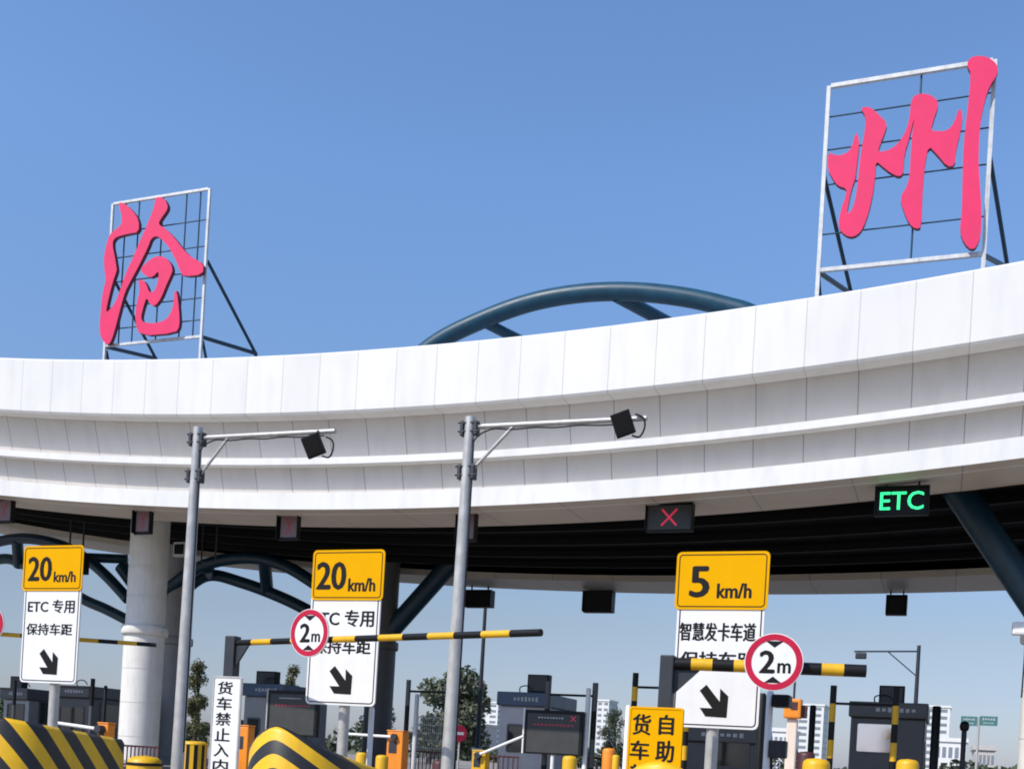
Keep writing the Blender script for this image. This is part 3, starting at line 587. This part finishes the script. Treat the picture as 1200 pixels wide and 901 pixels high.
# ------------------------------------------------------------------ striped frames and posts
def portal(label, xs, ytop, v, period=.46, bar=.3, m2='ypaint', r=.085, only=(0, 1)):
    us = [hv(x, ytop+20, v)[0] for x in xs]; zt = hv((xs[0]+xs[1])/2, ytop, v)[1]; t = thing('lane_portal', label, 'portal', us[0], v, .16, 'steel portals in front of the booths')
    for u in us: bands(MB(), (u-us[0], 0, 0), (u-us[0], 0, zt-.16), r, period, 0).build('post', [M['black'], M[m2]], t)
    MB().tube([(r, 0, zt-.16-bar*1.6), (us[1]-us[0]-r, 0, zt-.16-bar*1.6)], .035, 12).build('crossbar', M['black'], t)
    MB().box(((us[1]-us[0])*.5, 0, .02), (abs(us[1]-us[0])+.3, .22, .038), bev=.005).build('base_rail', M['galv'], t)
portal('black and yellow frame before the dark booth at right', (976, 1050), 804, 31)
portal('frame with tan and black post beside the yellow truck sign', (744, 806), 789, 30.5, .42, .25, 'ypaint')
portal('mostly black frame right of the red text display', (642, 697), 799, 31, .9, .24, 'booth_d')
portal('black frame between the orange barrier and the taller floodlight pole', (478, 524), 797, 31, .9, .22, 'booth_d', .075)
portal('black frame right of the leftmost board', (66, 108), 794, 31, .9, .2, 'booth_d', .075)
portal('plain black frame left of the leftmost board post', (-20, 17), 796, 31.5, .9, .2, 'booth_d', .06)
def post(name, label, cat, x, y0, v, r, m, zb=.16, extra=None, group=None):
    u, z = hv(x, y0, v); t = thing(name, label, cat, u, v, zb, group); h = z-zb
    MB().tube([(0, 0, 0), (0, 0, h-.03), (0, 0, h)], [r, r, r*.7], 14).build('shaft', m, t); MB().tube([(0, 0, 0), (0, 0, .03)], r*2, 14).build('base', M['galv'], t)
    if extra: extra(t, h)
    return t
g = 'slim white marker posts'
post('marker_post', 'slim white post left of the yellow truck sign', 'post', 737, 826, 12.5, .036, M['white'], group=g)
post('marker_post', 'slim white post between red text display and black post', 'post', 690, 806, 30.8, .07, M['white'], group=g)
post('marker_post', 'slim white post below the right corner of the middle 20 km/h board', 'post', 436, 828, 12.2, .035, M['white'], group=g)
def camera_head(t, h):
    MB().box((.14, -.06, h-.12), (.2, .28, .14), bev=.02).build('camera_head', M['black'], t); MB().box((.12, 0, h*.66), (.2, .16, .2), bev=.02).build('junction_box', M['dgrey'], t); MB().tube([(.05, 0, h*.66), (.10, 0, .1)], .015, 8).build('cable', M['black'], t)
post('marker_post', 'white post with black camera head below the largest 2m disc', 'post', 903, 809, 12.8, .04, M['white'], extra=camera_head, group=g)
post('marker_post', 'slim pale post inside the black frame at centre', 'post', 489, 813, 31, .07, M['bulb'], group=g)
post('guide_post', 'thin black post right of the 5 km/h board', 'post', 894, 812, 13.2, .045, M['black'])
post('guide_post', 'thin black post left of the striped frame at right', 'post', 953, 826, 33, .09, M['black'])
post('guide_post', 'black post in front of the white tower block at right', 'post', 1098, 827, 33, .12, M['black'])
def ball(t, h): MB().lathe([(.03, h-.05), (.11, h+.03), (.13, h+.13), (.1, h+.24), (.02, h+.27)], 16).build('camera_ball', M['black'], t)
post('camera_post', 'black post with a round head under the green road sign', 'post', 1130, 856, 33, .07, M['dgrey'], extra=ball)
post('guide_post', 'thin dark post left of the thick white column', 'post', 124, 803, 31, .06, M['black'])
# ------------------------------------------------------------------ barrier machines
def barrier(label, x, yt, v, m, wd=.4, arm=None):
    u, z = hv(x, yt, v); t = thing('barrier_machine', label, 'barrier gate', u, v, .16, 'orange barrier gate machines'); h = z-.16
    MB().box((0, 0, h/2), (wd, wd*.8, h), bev=.03).build('cabinet', m, t)
    MB().box((0, 0, h+.018), (wd*1.06, wd*.86, .034), bev=.012).build('cap', m, t)
    MB().box((-wd*.1, -wd*.41, h*.72), (wd*.5, .012, h*.22), bev=.004).build('hatch', M['dgrey'], t)
    if arm:
        e, ye = arm; ue, ze = hv(e, ye, v-.25)
        MB().tube([(0, -.26, h*.9), (ue-u, -.26, ze-.16)], .038, 12).build('arm', M['white'], t)
        MB().tube([(0, -.30, h*.9), (0, -.12, h*.9)], .09, 16).build('hub', M['dgrey'], t)
barrier('orange barrier machine with a white arm, left of the black frame at centre', 467, 857, 27, M['orange'], .48, (398, 859))
barrier('orange barrier machine beside the white truck ban sign', 288, 851, 22, M['orange'], .34)
barrier('orange barrier machine above the end of the left chevron nose', 125, 848, 20, M['orange'], .30, (62, 846))
barrier('yellow barrier machine with a white arm, left of the blue fascia booth', 564, 880, 28, M['ypaint'], .4, (614, 862))
u, z = hv(929, 842, 18); t = thing('card_machine', 'cream column with an orange head right of the largest 2m disc', 'card machine', u, 18, .16); h = z-.16
MB().box((0, 0, h/2), (.16, .16, h), bev=.02).build('column', M['cream'], t)
MB().box((0, -.02, h+.16), (.27, .26, .31), bev=.03).build('head', M['orange'], t); MB().tube([(0, 0, h+.31), (0, 0, h+.62)], .018, 8).build('antenna', M['dgrey'], t)
MB().box((.03, -.155, h+.2), (.1, .012, .12)).build('slot', M['maroon'], t); MB().box((.17, .03, h+.12), (.08, .16, .2), bev=.01).build('side_box', M['maroon'], t)
# ------------------------------------------------------------------ low yellow things at the bottom edge
def drum(label, x, yt, v, r):
    u, z = hv(x, yt, v); t = thing('striped_drum', label, 'traffic drum', u, v, .16, 'yellow and black crash drums'); h = z-.16; mb = MB(); n = 20
    for i in range(n):
        a0, a1 = 2*math.pi*i/n, 2*math.pi*(i+1)/n
        mb.add([(r*math.cos(a0), r*math.sin(a0), 0), (r*math.cos(a1), r*math.sin(a1), 0), (r*math.cos(a1), r*math.sin(a1), h), (r*math.cos(a0), r*math.sin(a0), h)], [[0, 1, 2, 3]], i % 2)
    mb.build('shell', [M['ypaint'], M['black']], t); MB().lathe([(r*1.03, h-.02), (r*1.03, h+.02), (r*.8, h+.05), (.01, h+.06)], 20).build('lid', M['ypaint'], t)
drum('yellow and black drum beside the white truck ban sign', 228, 871, 21, .29)
def bollard_dome(label, x, yt, v, r, m=None):
    u, z = hv(x, yt, v); t = thing('yellow_bollard', label, 'bollard', u, v, .16, 'low yellow bollards along the islands'); h = z-.16
    MB().lathe([(r, 0), (r, h-r*.5), (r*.93, h-r*.25), (r*.7, h-r*.08), (.01, h)], 20).build('body', m or M['ypaint'], t); MB().lathe([(r*1.03, h*.45), (r*1.04, h*.46), (r*1.04, h*.6), (r*1.03, h*.61)], 20).build('black_band', M['black'], t)
bollard_dome('wide low yellow bollard at the foot of the thick white column', 170, 885, 24, .46)
bollard_dome('yellow bollard below the red text display', 668, 885, 23, .16)
bollard_dome('yellow bollard right of the striped frame at right', 1064, 889, 24, .22)
bollard_dome('yellow bollard at the foot of the left post of the striped frame at right', 957, 888, 22, .26)
bollard_dome('yellow bollard right of the foot of the middle speed board', 424, 881, 21, .12)
bollard_dome('yellow bollard at the foot of the orange machine at centre', 448, 884, 23, .15)
bollard_dome('orange bollard behind the black post right of the red display', 714, 876, 26, .16, M['orange'])
bollard_dome('slender yellow bollard left of the yellow truck sign', 722, 884, 24, .08)
bollard_dome('yellow bollard left of the taller floodlight pole', 516, 890, 26, .2, M['maroon'])
bollard_dome('dark red bollard left of the striped frame at right', 945, 880, 26, .2, M['maroon'])
# round no-entry sign
c, z, wd, ht = rect(531, 849, 545, 869, 31)
t = thing('no_entry_sign', 'small round red no entry sign right of the taller floodlight pole', 'road sign', c, 31, 0)
p = MB().poly(circ(0, z, ht/2), 0, .02).build('disc', M['red'], t); MB().box((0, -.003, z), (ht*.62, .006, ht*.16)).build('white_bar', M['sign_white'], p); MB().tube([(0, .05, 0), (0, .05, z+.1)], .03, 10).build('post', M['galv'], t)
# mesh gate at centre
u0, zt = hv(488, 838, 36); u1, _ = hv(522, 838, 36); t = thing('mesh_fence', 'grey mesh fence panel behind the black frame at centre', 'fence', u0, 36, 0)
mb = MB(); Wd = u1-u0
for x in (0, Wd): mb.box((x, 0, zt/2), (.06, .06, zt))
for k in range(9): mb.box((Wd/2, 0, .2+(zt-.25)*k/8), (Wd-.064, .03, .03))
mb.build('rails', M['galv'], t); mb = MB()
for k in range(1, 14): mb.tube([(Wd*k/14, .03, .1), (Wd*k/14, .03, zt)], .012, 6)
mb.build('wires', M['galv'], t)
# ------------------------------------------------------------------ beyond the plaza
def lamp(label, x, ytop, v, armx, army, name='street_lamp'):
    u, z = hv(x, ytop, v); t = thing(name, label, 'street lamp', u, v, 0, 'far street poles')
    MB().tube([(0, 0, 0), (0, 0, z)], [.13, .09], 12).build('pole', M['dgrey'], t)
    a, b = hv(armx, army, v); MB().tube([(0, 0, z-.3), (a-u, 0, b)], .045, 8).build('arm', M['dgrey'], t)
    MB().tube([(0, 0, z-1.6), (-1.5, 0, z-.33)], .03, 8).build('brace', M['dgrey'], t)
    MB().box((a-u+.35, 0, b-.22), (.55, .3, .32), bev=.06).build('lamp_head', M['dgrey'], t)
lamp('far slim pole with a long arm and camera above the booth at right', 1077, 756, 60, 1001, 763)
u, z = hv(569, 708, 48); t = thing('mast_pole', 'tall slim grey mast standing right of the taller floodlight pole', 'mast', u, 48, 0)
MB().tube([(0, 0, 0), (0, 0, z)], [.12, .08], 12).build('shaft', M['dgrey'], t); MB().box((0, 0, 1.1), (.42, .3, .7), bev=.03).build('control_box', M['white'], t); MB().tube([(0, 0, 0), (0, 0, .05)], .25, 12).build('base', M['galv'], t)
u, z = hv(1147, 845, 110); t = thing('road_sign_gantry', 'far green direction sign of two boards on one post', 'road sign', u, 110, 0)
MB().tube([(0, 0, 0), (0, 0, z+.4)], .12, 10).build('post', M['galv'], t)
for x0, x1 in ((1126, 1145), (1148, 1169)):
    a, b, cw, ch = rect(x0, 839, x1, 850, 110); p = MB().box((a-u, -.15, b), (cw, .1, ch), bev=.02).build('board', M['green'], t)
    mb = MB(); marks(mb, a-u, b+.15, cw*.75, .22, 5, -.205); marks(mb, a-u, b-.2, cw*.6, .15, 6, -.205); mb.build('board_marks', M['frost'], p)
def block(label, x0, x1, yt, Y, floors, name='apartment_block', base=0., group='white housing blocks far behind the plaza', m='bwall', dp=14):
    v = Y; u0, zt = hv(x0, yt, v); u1 = hv(x1, yt, v)[0]; t = thing(name, label, 'building', u0, v, 0, group); Wd = u1-u0
    MB().box((Wd/2, dp/2, zt/2), (Wd, dp, zt)).build('wall', M[m], t)
    MB().box((Wd/2, dp/2, zt+.3), (Wd+.5, dp+.5, .6)).build('roof', M[m], t)
    fh = zt/floors
    for k in range(floors):
        if floors <= 3:
            for i in range(5): MB().box((Wd*(i+.5)/5, -.02, fh*(k+.55)), (Wd/5*.6, .05, fh*.45)).build('window', M['bwin'], t)
            continue
        mb = MB(); n = max(2, int(Wd/3.0))
        for i in range(n): mb.box((Wd*(i+.5)/n, -.02, fh*(k+.55)), (Wd/n*.62, .05, fh*.45))
        for i in range(4): mb.box((Wd+.02, dp*(i+.5)/4, fh*(k+.55)), (.05, 1.6, fh*.42))
        mb.build('window_row', M['bwin'], t)
    return t
block('white housing block right of the dark booth at right', 1080, 1114, 828, 330, 11)
block('white housing block left of the striped frame at right', 934, 966, 826, 330, 11)
block('white housing block just right of the black post at centre right', 700, 714, 821, 350, 11, dp=10)
block('pale housing block left of the blue fascia booth', 561, 584, 823, 380, 10, dp=10)
block('low white hall at the far right under the green sign', 1096, 1133, 868, 180, 2, 'low_hall', group=None)
block('low pale shed beside the white post below the largest disc', 896, 924, 856, 180, 2, 'low_hall', group=None)
block('pale brown house far right of the green sign', 1142, 1166, 878, 160, 2, 'far_house', group=None, m='bbase')
block('low cream house between the taller pole and the mast', 548, 566, 850, 220, 3, 'far_house', group=None, m='bbase', dp=8)
# ------------------------------------------------------------------ trees
def tree(label, x, yt, Y, half_px, leaf, narrow=False, n=1500, base_y=None, name='broadleaf_tree'):
    u, zt = hv(x, yt, Y); Yd = W(u, Y).y; rad = half_px*Yd/F; t = thing(name, label, 'tree', u, Y, 0, 'trees beyond the toll plaza')
    mb = MB(); mb.tube([(0, 0, 0), (.1, .05, zt*.4), (0, .1, zt*.85)], [rad*.09+.08, rad*.06+.05, .03], 9); rnd = random.Random(int(x*7+yt))
    clumps = []
    for i in range(34 if narrow else 24):
        f = rnd.uniform(.12, .97); a = rnd.uniform(0, 6.28)
        env = (1-f)**.6*.95+.08 if narrow else math.sin(math.pi*min(.97, f*.85+.15))**.7
        rr_ = rad*env*rnd.uniform(.35, .95); c = Vector((rr_*math.cos(a), rr_*math.sin(a), zt*((.12 if narrow else .2)+(.84 if narrow else .74)*f)))
        clumps.append((c, rad*rnd.uniform(.30, .5)*(.95 if narrow else 1)))
        mb.tube([(0, .05, c.z*.72), c], [.06, .02], 5)
    mb.build('trunk', M['bark'], t); mb = MB(); ls = max(.11, rad*.11)
    for i in range(int(n*2)):
        c, q = rnd.choice(clumps); q *= 1.15; d_ = Vector((rnd.gauss(0, 1), rnd.gauss(0, 1), rnd.gauss(0, .8))); d_ = d_.normalized()*q*rnd.random()**.45
        p = c+d_; a = Vector((rnd.gauss(0, 1), rnd.gauss(0, 1), rnd.gauss(0, 1))).normalized(); b = a.cross(Vector((rnd.gauss(0, 1), rnd.gauss(0, 1), rnd.gauss(0, 1)))).normalized(); s = ls*rnd.uniform(.5, 1.1)
        mb.add([p-a*s, p-b*s*.5, p+a*s, p+b*s*.5], [[0, 1, 2, 3]])
    mb.build('crown', M[leaf], t)
tree('broad grey green tree behind the taller floodlight pole', 536, 784, 75, 40, 'leaf', n=3200)
tree('smaller tree just left of the black frame at centre', 446, 828, 80, 24, 'leaf_d')
tree('tall narrow olive tree between floodlight pole and truck ban sign', 233, 770, 60, 17, 'leaf_y', True, 2600)
tree('pointed tree with a feathery top above the dim red display', 343, 774, 70, 15, 'leaf_y', True, 2200)
tree('lower pointed tree left of the middle speed board', 325, 792, 72, 10, 'leaf', True, 900)
tree('dark tree between black post and yellow truck sign', 722, 829, 110, 16, 'leaf_d', n=1300)
tree('dark round tree at the bottom far left of the column', 92, 828, 120, 22, 'leaf_d', n=1300)
tree('dark tree left of the pale housing block', 506, 838, 90, 22, 'leaf_d', n=1300)
tree('low dark green tree at the left edge behind the grey booth', 8, 822, 120, 22, 'leaf_d', n=1200)
# hedge mass along the far side of the plaza
mb = MB(); rnd = random.Random(3)
for i in range(9000):
    u = rnd.uniform(-150, 60); v = 150+rnd.uniform(0, 10); hh = 2.6+1.4*math.sin(u*.21)+.9*math.sin(u*.57+1); z = hh*rnd.random()**.6
    p = Vector(W(u, v, z)); a = Vector((rnd.gauss(0, 1), rnd.gauss(0, 1), rnd.gauss(0, 1))).normalized(); b = a.cross(Vector((rnd.gauss(0, 1), rnd.gauss(0, 1), 1))).normalized(); s = rnd.uniform(.3, .7)
    mb.add([p-a*s, p-b*s*.6, p+a*s, p+b*s*.6], [[0, 1, 2, 3]])
tag(mb.build('hedge_belt', M['leaf_d']), 'belt of dark low shrubs along the far side of the plaza', 'shrubs', kind='stuff')

# low dark red railings between the lanes
def railing(label, x0, x1, yt, v):
    u0, zt = hv(x0, yt, v); u1, _ = hv(x1, yt, v); t = thing('lane_railing', label, 'railing', u0, v, 0, 'dark red railings between lanes'); mb = MB(); Wd = u1-u0; n = max(4, int(Wd/.14))
    for z in (.25, zt-.03): mb.box((Wd/2, 0, z), (Wd, .05, .06))
    for i in range(n+1): mb.box((Wd*i/n, -.04, zt/2), (.035, .028, zt))
    mb.build('bars', M['maroon'], t)
railing('dark red railing at the foot of the thick white column', 146, 187, 872, 27.5)
railing('dark red railing before the mesh fence at centre', 474, 524, 878, 33)
railing('dark red railing below the left end of the blue fascia booth', 574, 608, 884, 31)
railing('dark red railing right of the red text display', 684, 730, 886, 32.5)
